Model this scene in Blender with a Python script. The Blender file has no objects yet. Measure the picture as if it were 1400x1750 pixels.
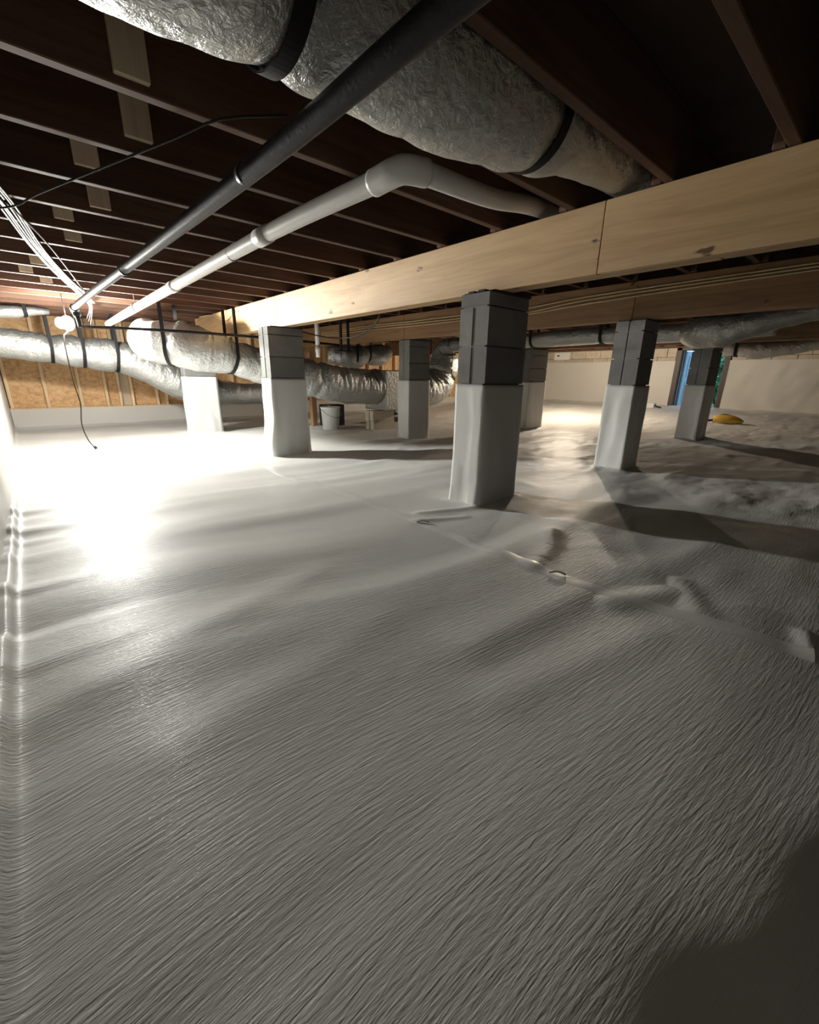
import bpy, math, random
import numpy as np
from mathutils import Vector, Matrix

random.seed(7)
scene = bpy.context.scene
COL = scene.collection

# ------------------------------------------------------------------ camera, world, exposure
cam_d = bpy.data.cameras.new('camera')
cam = bpy.data.objects.new('camera', cam_d)
COL.objects.link(cam)
cam_d.sensor_fit = 'HORIZONTAL'
cam_d.sensor_width = 36.0
cam_d.lens = 36.0 * 723.0 / 1400.0
cam_d.clip_start = 0.01
right = Vector((0.75111, -0.66003, 0.01369))
down = Vector((-0.19219, -0.23845, -0.95195))
fwd = Vector((0.63158, 0.71239, -0.30595))
cm = Matrix.Identity(4)
for i in range(3):
    cm[i][0] = right[i]; cm[i][1] = -down[i]; cm[i][2] = -fwd[i]
cm[0][3], cm[1][3], cm[2][3] = 0.0, 0.0, 0.75
cam.matrix_world = cm
scene.camera = cam

w = bpy.data.worlds.new('dusk_sky'); scene.world = w
w.use_nodes = True
bg = w.node_tree.nodes['Background']
bg.inputs[0].default_value = (0.48, 0.72, 1.0, 1)
bg.inputs[1].default_value = 2.2

vs = scene.view_settings
vs.view_transform = 'Standard'; vs.look = 'None'; vs.gamma = 1.0
vs.use_curve_mapping = False
vs.exposure = 0.0

LAMP_COOL = 4800.0      # lens of the work light by the back wall
LAMP_WARM = 3000.0       # glow of the bulb beyond the middle beams

# ------------------------------------------------------------------ noise
def _h(i, j, k, s):
    v = np.sin(i * 127.1 + j * 311.7 + k * 74.7 + s * 53.3) * 43758.5453
    return v - np.floor(v)

def noise(x, y, z=0.0, s=0):
    x, y, z = np.broadcast_arrays(np.asarray(x, float), np.asarray(y, float), np.asarray(z, float))
    i, j, k = np.floor(x), np.floor(y), np.floor(z)
    u, v, q = x - i, y - j, z - k
    u = u*u*u*(u*(u*6-15)+10); v = v*v*v*(v*(v*6-15)+10); q = q*q*q*(q*(q*6-15)+10)
    def l2(kk):
        a = _h(i, j, kk, s); b = _h(i+1, j, kk, s); c = _h(i, j+1, kk, s); d = _h(i+1, j+1, kk, s)
        return (a*(1-u)+b*u)*(1-v) + (c*(1-u)+d*u)*v
    return (l2(k)*(1-q) + l2(k+1)*q)*2 - 1

def ss(a, b, x):
    t = np.clip((np.asarray(x, float)-a)/(b-a), 0, 1)
    return t*t*(3-2*t)

# ------------------------------------------------------------------ mesh helpers
WLOC = {}
def wloc(o): return WLOC.get(o.name, Vector((0, 0, 0)))

def mesh(name, verts, faces, mat, smooth=False):
    me = bpy.data.meshes.new(name)
    me.from_pydata([tuple(v) for v in verts], [], faces)
    if mat: me.materials.append(mat)
    if smooth:
        me.polygons.foreach_set('use_smooth', [True]*len(me.polygons))
    me.update()
    return me

def tag(o, label=None, cat=None, group=None, kind=None):
    if label: o['label'] = label
    if cat: o['category'] = cat
    if group: o['group'] = group
    if kind: o['kind'] = kind
    return o

def obj(name, vf, mat, parent=None, smooth=False, base=None):
    """one mesh object from world-space verts; its origin goes to its parent's or its own base"""
    verts = np.array(vf[0], float); faces = vf[1]
    if base is None:
        if parent is not None: base = wloc(parent)
        else:
            lo, hi = verts.min(0), verts.max(0)
            base = Vector(((lo[0]+hi[0])/2, (lo[1]+hi[1])/2, lo[2]))
    base = Vector(base)
    o = bpy.data.objects.new(name, mesh(name, verts - np.array(base), faces, mat, smooth))
    COL.objects.link(o)
    if parent is not None:
        o.parent = parent; o.location = base - wloc(parent)
    else:
        o.location = base
    WLOC[o.name] = base
    return o

def empty(name, loc, label=None, cat=None, group=None, kind=None):
    o = bpy.data.objects.new(name, None); COL.objects.link(o)
    o.empty_display_size = 0.1
    o.location = loc; WLOC[o.name] = Vector(loc)
    return tag(o, label, cat, group, kind)

def join(*vfs):
    V, F = [], []
    for v, f in vfs:
        n = len(V); V += [tuple(p) for p in v]; F += [tuple(i+n for i in q) for q in f]
    return V, F

def box(x0, x1, y0, y1, z0, z1, b=0.0):
    """box with chamfered edges (b) - 24 verts"""
    if b <= 0:
        V = [(x0,y0,z0),(x1,y0,z0),(x1,y1,z0),(x0,y1,z0),(x0,y0,z1),(x1,y0,z1),(x1,y1,z1),(x0,y1,z1)]
        F = [(0,3,2,1),(4,5,6,7),(0,1,5,4),(1,2,6,5),(2,3,7,6),(3,0,4,7)]
        return V, F
    V, idx = [], {}
    X, Y, Z = (x0, x1), (y0, y1), (z0, z1)
    for a in (0, 1):
        for c in (0, 1):
            for d in (0, 1):
                sx, sy, sz = (1, -1)[a]*b, (1, -1)[c]*b, (1, -1)[d]*b
                idx[a,c,d,'x'] = len(V); V.append((X[a], Y[c]+sy, Z[d]+sz))
                idx[a,c,d,'y'] = len(V); V.append((X[a]+sx, Y[c], Z[d]+sz))
                idx[a,c,d,'z'] = len(V); V.append((X[a]+sx, Y[c]+sy, Z[d]))
    F = []
    q = lambda *k: F.append(tuple(idx[i] for i in k))
    q((0,0,0,'x'),(0,0,1,'x'),(0,1,1,'x'),(0,1,0,'x')); q((1,0,0,'x'),(1,1,0,'x'),(1,1,1,'x'),(1,0,1,'x'))
    q((0,0,0,'y'),(1,0,0,'y'),(1,0,1,'y'),(0,0,1,'y')); q((0,1,0,'y'),(0,1,1,'y'),(1,1,1,'y'),(1,1,0,'y'))
    q((0,0,0,'z'),(0,1,0,'z'),(1,1,0,'z'),(1,0,0,'z')); q((0,0,1,'z'),(1,0,1,'z'),(1,1,1,'z'),(0,1,1,'z'))
    for c in (0,1):
        for d in (0,1):
            q((0,c,d,'y'),(1,c,d,'y'),(1,c,d,'z'),(0,c,d,'z'))
            q((c,0,d,'x'),(c,1,d,'x'),(c,1,d,'z'),(c,0,d,'z'))
            q((c,d,0,'x'),(c,d,1,'x'),(c,d,1,'y'),(c,d,0,'y'))
    for a in (0,1):
        for c in (0,1):
            for d in (0,1): q((a,c,d,'x'),(a,c,d,'y'),(a,c,d,'z'))
    return V, F

def catmull(pts, step=0.03):
    P = [np.array(p, float) for p in pts]
    P = [2*P[0]-P[1]] + P + [2*P[-1]-P[-2]]
    out = []
    for i in range(1, len(P)-2):
        n = max(2, int(np.linalg.norm((P[i+1]-P[i])[:3])/step))
        for t in np.linspace(0, 1, n, endpoint=False):
            a, b, c, d = P[i-1], P[i], P[i+1], P[i+2]
            out.append(.5*((2*b)+(-a+c)*t+(2*a-5*b+4*c-d)*t*t+(-a+3*b-3*c+d)*t**3))
    out.append(P[-2])
    return np.array(out)

def frames(C):
    T = np.gradient(C, axis=0); T /= np.linalg.norm(T, axis=1)[:, None]
    n = np.cross(T[0], (0, 0, 1.0))
    if np.linalg.norm(n) < 1e-3: n = np.cross(T[0], (0, 1.0, 0))
    n /= np.linalg.norm(n)
    N = [n]
    for i in range(1, len(C)):
        n = N[-1] - T[i]*(N[-1]@T[i]); N.append(n/np.linalg.norm(n))
    N = np.array(N)
    return T, N, np.cross(T, N)

def tube(pts, r, n=10, step=0.03, cap=True, straight=False, disp=None):
    """pts: (x,y,z) or (x,y,z,r); disp(pos, s, ang) -> radial factor"""
    P = np.array(pts, float)
    D = P if straight else catmull(P, step)
    C = D[:, :3]
    rr = D[:, 3] if D.shape[1] > 3 else np.full(len(C), r)
    T, N, B = frames(C)
    s = np.concatenate([[0], np.cumsum(np.linalg.norm(np.diff(C, axis=0), axis=1))])
    ang = np.linspace(0, 2*math.pi, n, endpoint=False)
    A, S = np.meshgrid(ang, s)
    dirs = np.cos(A)[..., None]*N[:, None, :] + np.sin(A)[..., None]*B[:, None, :]
    R = np.repeat(rr[:, None], n, 1)
    if disp is not None: R = R*disp(C[:, None, :]+dirs*R[..., None], S, A, dirs)
    V = (C[:, None, :] + dirs*R[..., None]).reshape(-1, 3)
    m = len(C)
    F = [(i*n+j, i*n+(j+1) % n, (i+1)*n+(j+1) % n, (i+1)*n+j) for i in range(m-1) for j in range(n)]
    if cap:
        F.append(tuple(range(n-1, -1, -1))); F.append(tuple((m-1)*n+j for j in range(n)))
    return V.tolist(), F

def lathe(cx, cy, prof, n=24):
    V = [(cx+r*math.cos(2*math.pi*k/n), cy+r*math.sin(2*math.pi*k/n), z) for r, z in prof for k in range(n)]
    F = [(i*n+k, i*n+(k+1) % n, (i+1)*n+(k+1) % n, (i+1)*n+k) for i in range(len(prof)-1) for k in range(n)]
    F.append(tuple(range(n-1, -1, -1))); F.append(tuple((len(prof)-1)*n+k for k in range(n)))
    return V, F

# ------------------------------------------------------------------ materials
def nm(name):
    m = bpy.data.materials.new(name); m.use_nodes = True
    nt = m.node_tree; p = nt.nodes['Principled BSDF']
    return m, nt, p

def N_(nt, t, **kw):
    n = nt.nodes.new(t)
    for k, v in kw.items(): setattr(n, k, v)
    return n

def coords(nt, scale, rot=(0, 0, 0), kind='Object'):
    tc = N_(nt, 'ShaderNodeTexCoord'); mp = N_(nt, 'ShaderNodeMapping')
    mp.inputs['Scale'].default_value = scale; mp.inputs['Rotation'].default_value = rot
    nt.links.new(tc.outputs[kind], mp.inputs['Vector'])
    return mp.outputs['Vector']

def noise_n(nt, vec, scale, detail=3, rough=.55, dist=0.0):
    n = N_(nt, 'ShaderNodeTexNoise')
    n.inputs['Scale'].default_value = scale; n.inputs['Detail'].default_value = detail
    n.inputs['Roughness'].default_value = rough; n.inputs['Distortion'].default_value = dist
    nt.links.new(vec, n.inputs['Vector'])
    return n.outputs['Fac']

def ramp(nt, fac, stops):
    r = N_(nt, 'ShaderNodeValToRGB'); el = r.color_ramp.elements
    while len(el) < len(stops): el.new(0.5)
    for e, (p, c) in zip(el, stops):
        e.position = p; e.color = (*c, 1)
    nt.links.new(fac, r.inputs['Fac'])
    return r.outputs['Color']

def bump(nt, p, h, strength, dist, prev=None):
    b = N_(nt, 'ShaderNodeBump'); b.inputs['Strength'].default_value = strength
    b.inputs['Distance'].default_value = dist
    nt.links.new(h, b.inputs['Height'])
    if prev is not None: nt.links.new(prev, b.inputs['Normal'])
    nt.links.new(b.outputs['Normal'], p.inputs['Normal'])
    return b.outputs['Normal']

def m_plain(name, col, rough=.6, metal=0.0, var=0.12, scale=8, bs=0.0, spec=.5):
    m, nt, p = nm(name)
    p.inputs['Specular IOR Level'].default_value = spec
    v = coords(nt, (1, 1, 1)); f = noise_n(nt, v, scale, 4)
    lo = tuple(c*(1-var) for c in col); hi = tuple(min(1, c*(1+var)) for c in col)
    nt.links.new(ramp(nt, f, [(.3, lo), (.7, hi)]), p.inputs['Base Color'])
    p.inputs['Roughness'].default_value = rough; p.inputs['Metallic'].default_value = metal
    if bs: bump(nt, p, noise_n(nt, v, scale*6, 4), bs, .004)
    return m

def curved(nt, scale):
    """coordinates whose creping lines bend slowly across the sheet"""
    v = coords(nt, (1, 1, 1))
    sp = N_(nt, 'ShaderNodeSeparateXYZ'); nt.links.new(v, sp.inputs[0])
    def mth(op, a, b):
        n = N_(nt, 'ShaderNodeMath', operation=op)
        for i, q in enumerate((a, b)):
            if isinstance(q, (int, float)): n.inputs[i].default_value = q
            else: nt.links.new(q, n.inputs[i])
        return n.outputs[0]
    xx = mth('MULTIPLY', sp.outputs[0], sp.outputs[0])
    bend = mth('DIVIDE', mth('MULTIPLY', xx, .26), mth('ADD', mth('MULTIPLY', xx, .6), 1.0))
    y2 = mth('ADD', mth('ADD', sp.outputs[1], bend), mth('MULTIPLY', sp.outputs[0], -.08))
    cb = N_(nt, 'ShaderNodeCombineXYZ')
    nt.links.new(mth('MULTIPLY', sp.outputs[0], scale[0]), cb.inputs[0])
    nt.links.new(mth('MULTIPLY', y2, scale[1]), cb.inputs[1])
    nt.links.new(mth('MULTIPLY', sp.outputs[2], scale[2]), cb.inputs[2])
    return cb.outputs[0]

def m_liner(name, col=(.60, .595, .57), crepe=1.0, rough=.50, axis='x'):
    """white reinforced plastic sheet: fine creping in one direction plus soft small dents"""
    m, nt, p = nm(name)
    v0 = coords(nt, (1, 1, 1))
    f = noise_n(nt, v0, 2.2, 4)
    nt.links.new(ramp(nt, f, [(.3, tuple(c*.95 for c in col)), (.7, col)]), p.inputs['Base Color'])
    p.inputs['Roughness'].default_value = rough
    p.inputs['Specular IOR Level'].default_value = .08
    sc = (13, 150, 26) if axis == 'x' else (60, 60, 10)
    v1 = coords(nt, sc) if axis != 'x' else curved(nt, sc)
    n1 = noise_n(nt, v1, 1.0, 2.5, .55, .35)
    b1 = bump(nt, p, n1, .5*crepe, .0030)
    v2 = curved(nt, (70, 330, 90))
    n2 = noise_n(nt, v2, 1.0, 2, .6, .3)
    b2 = bump(nt, p, n2, .5*crepe, .0013, b1)
    n3 = noise_n(nt, v0, 14, 3)
    bump(nt, p, n3, .25*crepe, .004, b2)
    if axis == 'x':       # thin shiny skin that sparkles on the creping
        p.inputs['Coat Weight'].default_value = .07; p.inputs['Coat Roughness'].default_value = .13
        p.inputs['Coat IOR'].default_value = 1.35
        n4 = noise_n(nt, curved(nt, (120, 420, 120)), 1.0, 1.5, .5)
        b4 = N_(nt, 'ShaderNodeBump'); b4.inputs['Strength'].default_value = .8; b4.inputs['Distance'].default_value = .0016
        nt.links.new(n4, b4.inputs['Height']); nt.links.new(b1, b4.inputs['Normal'])
        nt.links.new(b4.outputs['Normal'], p.inputs['Coat Normal'])
    return m

def m_wood(name, a, b, c, axis='y', rough=.65, knots=True, rnd=.25):
    m, nt, p = nm(name)
    sc = {'x': (.9, 14, 14), 'y': (14, .9, 14), 'z': (14, 14, .9)}[axis]
    v = coords(nt, sc)
    oi = N_(nt, 'ShaderNodeObjectInfo')
    add = N_(nt, 'ShaderNodeVectorMath', operation='ADD')
    mul = N_(nt, 'ShaderNodeMath', operation='MULTIPLY'); mul.inputs[1].default_value = 37.0
    nt.links.new(oi.outputs['Random'], mul.inputs[0])
    nt.links.new(v, add.inputs[0]); nt.links.new(mul.outputs[0], add.inputs[1])
    f = noise_n(nt, add.outputs[0], 1.4, 5, .6, 1.2)
    colr = ramp(nt, f, [(.28, a), (.5, b), (.74, c)])
    if knots:
        ks = {'x': (1.8, 4, 4), 'y': (4, 1.8, 4), 'z': (4, 4, 1.8)}[axis]
        kv = coords(nt, ks)
        ka = N_(nt, 'ShaderNodeVectorMath', operation='ADD')
        nt.links.new(kv, ka.inputs[0]); nt.links.new(mul.outputs[0], ka.inputs[1])
        vo = N_(nt, 'ShaderNodeTexVoronoi'); vo.inputs['Scale'].default_value = 1.9
        kn = N_(nt, 'ShaderNodeTexNoise'); kn.inputs['Scale'].default_value = 9
        nt.links.new(kv, kn.inputs['Vector'])
        kd = N_(nt, 'ShaderNodeVectorMath', operation='MULTIPLY_ADD'); kd.inputs[1].default_value = (.22, .22, .22)
        nt.links.new(kn.outputs['Color'], kd.inputs[0]); nt.links.new(ka.outputs[0], kd.inputs[2])
        nt.links.new(kd.outputs[0], vo.inputs['Vector'])
        kr = ramp(nt, vo.outputs['Distance'], [(.07, (.13, .08, .05)), (.12, (1, 1, 1))])
        mx = N_(nt, 'ShaderNodeMix', data_type='RGBA', blend_type='MULTIPLY'); mx.inputs[0].default_value = .9
        nt.links.new(colr, mx.inputs[6]); nt.links.new(kr, mx.inputs[7]); colr = mx.outputs[2]
    hv = N_(nt, 'ShaderNodeHueSaturation')
    mr = N_(nt, 'ShaderNodeMapRange'); mr.inputs[3].default_value = 1-rnd; mr.inputs[4].default_value = 1+rnd
    nt.links.new(oi.outputs['Random'], mr.inputs[0]); nt.links.new(mr.outputs[0], hv.inputs['Value'])
    nt.links.new(colr, hv.inputs['Color']); nt.links.new(hv.outputs[0], p.inputs['Base Color'])
    p.inputs['Roughness'].default_value = rough
    bump(nt, p, f, .25, .003)
    return m

def m_foil(name, col=(.52, .53, .515), rough=.36):
    m, nt, p = nm(name)
    v = coords(nt, (1, 1, 1))
    f = noise_n(nt, v, 5, 5)
    nt.links.new(ramp(nt, f, [(.3, tuple(c*.85 for c in col)), (.7, col)]), p.inputs['Base Color'])
    p.inputs['Metallic'].default_value = .68; p.inputs['Roughness'].default_value = rough
    n1 = noise_n(nt, v, 30, 4, .65, .35); b1 = bump(nt, p, n1, .75, .018)
    vo = N_(nt, 'ShaderNodeTexVoronoi', feature='DISTANCE_TO_EDGE'); vo.inputs['Scale'].default_value = 17
    nt.links.new(v, vo.inputs['Vector'])
    bump(nt, p, vo.outputs['Distance'], .5, .010, b1)
    return m

def m_osb(name):
    m, nt, p = nm(name)
    v = coords(nt, (1, 1, 1))
    n = noise_n(nt, v, 9, 3, .5, 2.0)
    vo = N_(nt, 'ShaderNodeTexVoronoi'); vo.inputs['Scale'].default_value = 22
    vv = coords(nt, (1, 1, 1.9), (0, .6, 0)); nt.links.new(vv, vo.inputs['Vector'])
    mx = N_(nt, 'ShaderNodeMix', data_type='RGBA'); mx.inputs[0].default_value = .35
    c1 = ramp(nt, n, [(.25, (.38, .20, .085)), (.5, (.62, .38, .175)), (.75, (.76, .52, .27))])
    nt.links.new(c1, mx.inputs[6])
    sep = ramp(nt, vo.outputs['Color'], [(.1, (.42, .22, .10)), (.9, (.80, .55, .29))])
    nt.links.new(sep, mx.inputs[7]); nt.links.new(mx.outputs[2], p.inputs['Base Color'])
    p.inputs['Roughness'].default_value = .7
    return m

def m_concrete(name, col, bs=.4):
    m, nt, p = nm(name)
    v = coords(nt, (1, 1, 1)); oi = N_(nt, 'ShaderNodeObjectInfo')
    f = noise_n(nt, v, 5, 6, .65); g = noise_n(nt, v, 130, 3)
    c = ramp(nt, f, [(.3, tuple(q*.75 for q in col)), (.7, tuple(q*1.1 for q in col))])
    hv = N_(nt, 'ShaderNodeHueSaturation'); mr = N_(nt, 'ShaderNodeMapRange')
    mr.inputs[3].default_value = .88; mr.inputs[4].default_value = 1.12
    nt.links.new(oi.outputs['Random'], mr.inputs[0]); nt.links.new(mr.outputs[0], hv.inputs['Value'])
    nt.links.new(c, hv.inputs['Color']); nt.links.new(hv.outputs[0], p.inputs['Base Color'])
    p.inputs['Roughness'].default_value = .92
    bump(nt, p, g, bs, .004)
    return m

def m_emit(name, col, s):
    m, nt, p = nm(name)
    p.inputs['Base Color'].default_value = (*col, 1)
    p.inputs['Emission Color'].default_value = (*col, 1)
    p.inputs['Emission Strength'].default_value = s
    return m

M = dict(
    liner=m_liner('white_liner'),
    liner_wall=m_liner('wall_liner', (.60, .585, .55), .45, .4, 'z'),
    wrap=m_liner('pier_wrap', (.62, .62, .60), .4, .42, 'z'),
    tape=m_plain('seam_tape', (.64, .635, .61), .32, 0, .04, 6, .1),
    beam=m_wood('pine_beam', (.36, .225, .10), (.46, .305, .155), (.53, .37, .205), 'y', .62, True, .08),
    beam_b=m_wood('brown_beam', (.21, .115, .05), (.29, .165, .075), (.35, .21, .105), 'y', .65, True, .1),
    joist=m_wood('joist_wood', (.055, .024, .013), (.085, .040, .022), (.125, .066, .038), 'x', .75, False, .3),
    pale=m_wood('pale_wood', (.50, .40, .27), (.60, .49, .34), (.68, .57, .42), 'z', .7, False, .15),
    stud=m_wood('stud_wood', (.56, .38, .20), (.70, .51, .30), (.80, .62, .40), 'z', .7, False, .12),
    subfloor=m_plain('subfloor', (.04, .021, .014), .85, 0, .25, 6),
    osb=m_osb('osb'),
    block=m_concrete('grey_block', (.19, .187, .178)),
    block_far=m_concrete('tan_block', (.52, .46, .37)),
    mortar=m_concrete('mortar', (.20, .195, .185)),
    foil=m_foil('duct_foil'),
    foil_dull=m_foil('duct_foil_dull', (.42, .42, .395), .45),
    strap=m_plain('black_strap', (.010, .010, .011), .6, 0, .2, spec=.2),
    iron=m_plain('black_pipe', (.016, .016, .017), .42, 0, .3, 14, .15, spec=.12),
    pvc=m_plain('white_pvc', (.62, .61, .58), .38, 0, .05, 4),
    cable_w=m_plain('pale_cable', (.45, .44, .41), .45, 0, .08),
    cable_y=m_plain('tan_cable', (.55, .43, .24), .5, 0, .1),
    cable_d=m_plain('dark_cable', (.02, .016, .014), .75, 0, .2, spec=.2),
    pale_trim=m_plain('grey_trim', (.30, .29, .28), .5, 0, .1),
    felt=m_plain('black_felt', (.02, .019, .018), .9, 0, .3),
    plastic_w=m_plain('white_plastic', (.74, .74, .72), .4, 0, .04),
    plastic_k=m_plain('black_plastic', (.018, .016, .016), .4, 0, .2),
    yellow=m_plain('yellow_plastic', (.55, .34, .05), .45, 0, .15),
    frame=m_wood('dark_frame', (.022, .010, .008), (.036, .017, .013), (.055, .028, .021), 'z', .5, False, .1),
    blue=m_plain('blue_paint', (.36, .60, .80), .45, 0, .05, 3),
    metal=m_plain('grey_metal', (.30, .30, .30), .35, .9, .1),
    kraft=m_plain('kraft_paper', (.55, .40, .22), .75, 0, .2, 7, .2),
    brownwood=m_wood('brown_post', (.20, .10, .05), (.30, .16, .08), (.38, .22, .12), 'z', .7, False, .1),
    leaf=m_plain('leaf_green', (.10, .28, .14), .5, 0, .4, 5),
    bark=m_plain('bark', (.12, .08, .05), .9, 0, .3, 20, .4),
    grass=m_plain('outside_ground', (.16, .22, .10), .95, 0, .4, 3, .4),
    bulb_c=m_emit('bulb_white', (1.0, .985, .93), LAMP_COOL),
    rear_fill=m_emit('added_rear_fill', (1.0, .97, .90), LAMP_COOL*.28),  # weaker fill emission, added to light the area behind the lamp
    bulb_w=m_emit('bulb_warm', (1.0, .84, .64), LAMP_WARM),
)

# ------------------------------------------------------------------ the layout (metres)
XL, XR, YF, YB = -0.17, 11.5, -1.6, 8.5
ZJ, ZS = 1.48, 1.715             # underside of joists, of the subfloor
PIERS = [  # x0, x1, y0, y1, label
    (1.954, 2.315, 1.585, 1.79, 'tallest nearest grey block pier with white plastic wrap, under the pale beam'),
    (1.88, 2.25, 4.22, 4.44, 'grey block pier with baggy white wrap in front of the silver duct'),
    (1.74, 2.15, 6.70, 6.92, 'white wrapped pier under the silver duct, nearest the OSB wall'),
    (3.68, 3.96, 1.46, 1.68, 'dark topped wrapped pier under the second beam, left of the doorway'),
    (3.80, 4.16, 4.33, 4.54, 'slim wrapped block pier between the duct box and the tallest pier'),
    (6.22, 6.69, 4.12, 4.34, 'wrapped block pier peeking out right behind the tallest pier'),
    (6.45, 6.87, 1.71, 1.93, 'small wrapped pier standing in front of the blue doorway'),
]
RIDGES = [  # x0,y0,x1,y1,height,width : folds of the sheet
    (1.46, .86, 1.56, .885, .010, .045), (1.56, .885, 1.70, .93, .013, .05), (1.70, .93, 1.86, 1.03, .015, .045),
    (1.42, .52, 1.66, .40, .012, .06), (1.58, .30, 1.78, .42, .011, .05),
    (1.56, .0, 1.68, .03, .012, .03), (1.75, .55, 2.4, .45, .014, .10),
    (1.95, 1.57, 1.60, 1.72, .008, .03), (1.5, 1.62, 1.75, 1.50, .008, .03),
    (.85, .66, 1.44, .60, .006, .07), (.75, .48, 1.30, .36, .006, .07),
    (2.3, 1.15, 3.0, 1.05, .012, .10), (2.6, .75, 3.6, .60, .016, .14),
    (.0, 1.20, .75, 1.40, .006, .08), (.1, .84, .7, .93, .004, .08),
]

def floor_h(x, y):
    x = np.asarray(x, float); y = np.asarray(y, float)
    z = -.085*ss(1.6, 4.4, y)*(1-ss(6, 11, x)) + .11*ss(7.2, 11.4, x)*1.0
    wy = y + .10*noise(x*.9, y*.7, 0, 3) - .08*x + .26*x*x/(1+.6*x*x)
    band = noise(x*.55, wy*3.4, 0, 1)*.0125 + noise(x*1.1, wy*7.5, 0, 2)*.0030
    mid = 1 - ss(2.0, 3.2, x)
    z = z + band*(mid*.9+.2)
    fold = noise(x*1.4, wy*9.0, 0, 4)
    z = z + .016*np.exp(-(x-XL)/.20)*fold*ss(.6, 1.1, y)*(1-ss(4.2, 5.0, y))
    rough = ss(1.5, 2.3, x - .25*(y-1.2))
    l1 = noise(x*1.3+.4*noise(x*2, y*2, 0, 8), y*2.3, 0, 5)
    l2 = noise(x*3.1, y*5.2, 0, 6)
    z = z + rough*(.010*(1-np.abs(l1)*2) + .005*l2 + (.0022+.0035*ss(2.6, 3.4, x))*noise(x*5+1.5*noise(x*3, y*3, 0, 15), y*9, 0, 16) + .002*ss(2.6, 3.4, x)*noise(x*11, y*19, 0, 17))
    z = z + ss(4.5, 5.5, y)*(.012*noise(x*1.2, y*2.2, 0, 9) + .004*noise(x*4, y*6, 0, 10))
    rid = np.zeros_like(z)
    for x0, y0, x1, y1, h, wd in RIDGES:
        dx, dy = x1-x0, y1-y0; L = dx*dx+dy*dy
        t = ((x-x0)*dx+(y-y0)*dy)/L; tc = np.clip(t, 0, 1)
        d = np.hypot(x-(x0+tc*dx), y-(y0+tc*dy))
        rid = np.maximum(rid, h*np.exp(-(d/wd)**2))
    z = z + rid
    # ground falls away beside the entry corner
    e = (.115 - .22*x + .02*noise(x*6, y*3, 0, 11)) - y
    z = z - .42*np.logaddexp(0, np.clip(e, -1, .9)/.035)*.035
    # sheet turned up at the walls and piers
    z = z + .03*np.exp(-np.maximum(x-XL, 0)/.010)
    z = z + .05*np.exp(-np.maximum(YB-.02-y, 0)/.05) + .06*np.exp(-np.maximum(XR-.03-x, 0)/.08)
    for x0, x1, y0, y1, _ in PIERS:
        d = np.hypot(np.maximum(np.maximum(x0-x, x-x1), 0), np.maximum(np.maximum(y0-y, y-y1), 0))
        z = z + .022*np.exp(-d/.035)
    return z
fh = lambda x, y: float(floor_h(x, y))

# ------------------------------------------------------------------ floor sheet
def build_floor():
    nx, ny = 620, 760
    u = np.linspace(0, 1, nx); v = np.linspace(0, 1, ny)
    q = np.linspace(XL-.05, XR+.03, 4000); c = np.cumsum(.14 + 1.0/(1+((q-.8)/1.0)**2)); c = (c-c[0])/(c[-1]-c[0])
    xs = np.interp(u, c, q)
    t = v
    ys = YF + (YB-YF)*t
    # dense between y=0 and y=2.5
    dens = lambda q: .18 + 1.0/(1+((q-.7)/.9)**2)
    q = np.linspace(YF-.05, YB+.02, 4000); c = np.cumsum(dens(q)); c = (c-c[0])/(c[-1]-c[0])
    ys = np.interp(v, c, q)
    X, Y = np.meshgrid(xs, ys)
    Z = floor_h(X, Y)
    co = np.stack([X, Y, Z], -1).reshape(-1, 3)
    i = np.arange(ny-1)[:, None]*nx + np.arange(nx-1)[None]
    f = np.stack([i, i+1, i+nx+1, i+nx], -1).reshape(-1, 4)
    me = bpy.data.meshes.new('floor')
    me.vertices.add(len(co)); me.vertices.foreach_set('co', co.astype(np.float32).ravel())
    me.loops.add(f.size); me.loops.foreach_set('vertex_index', f.astype(np.int32).ravel())
    me.polygons.add(len(f))
    me.polygons.foreach_set('loop_start', np.arange(0, f.size, 4, dtype=np.int32))
    me.polygons.foreach_set('use_smooth', np.ones(len(f), dtype=bool))
    me.materials.append(M['liner']); me.update(calc_edges=True); me.validate()
    o = bpy.data.objects.new('floor', me); COL.objects.link(o)
    WLOC[o.name] = Vector((0, 0, 0))
    tag(o, 'wrinkled white plastic vapor barrier sheet over the crawl space ground', kind='structure')
    return o
floor = build_floor()
obj('soil', box(XL-.2, XR+.3, YF-.2, YB+.3, -.75, -.6), M['mortar'], floor)

def strip(path, width, lift, n=5):
    """flat tape following the floor along a list of (x,y)"""
    C = catmull([(x, y, 0) for x, y in path], .02)
    T, _, _ = frames(C); P = np.stack([-T[:, 1], T[:, 0]], 1)
    V, F = [], []
    for k in range(len(C)):
        for j in range(n):
            o = (j/(n-1)-.5)*width
            x, y = C[k, 0]+P[k, 0]*o, C[k, 1]+P[k, 1]*o
            V.append((x, y, fh(x, y)+lift*(1 if 0 < j < n-1 else .2)))
    for k in range(len(C)-1):
        for j in range(n-1): F.append((k*n+j, k*n+j+1, (k+1)*n+j+1, (k+1)*n+j))
    return V, F
obj('seam_tape', strip([(1.56, .0), (1.50, .35), (1.445, .72), (1.455, 1.1), (1.49, 1.6), (1.50, 2.6), (1.53, 3.6), (1.6, 4.6), (1.7, 5.6)], .07, .0022), M['tape'], floor, True)

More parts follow.
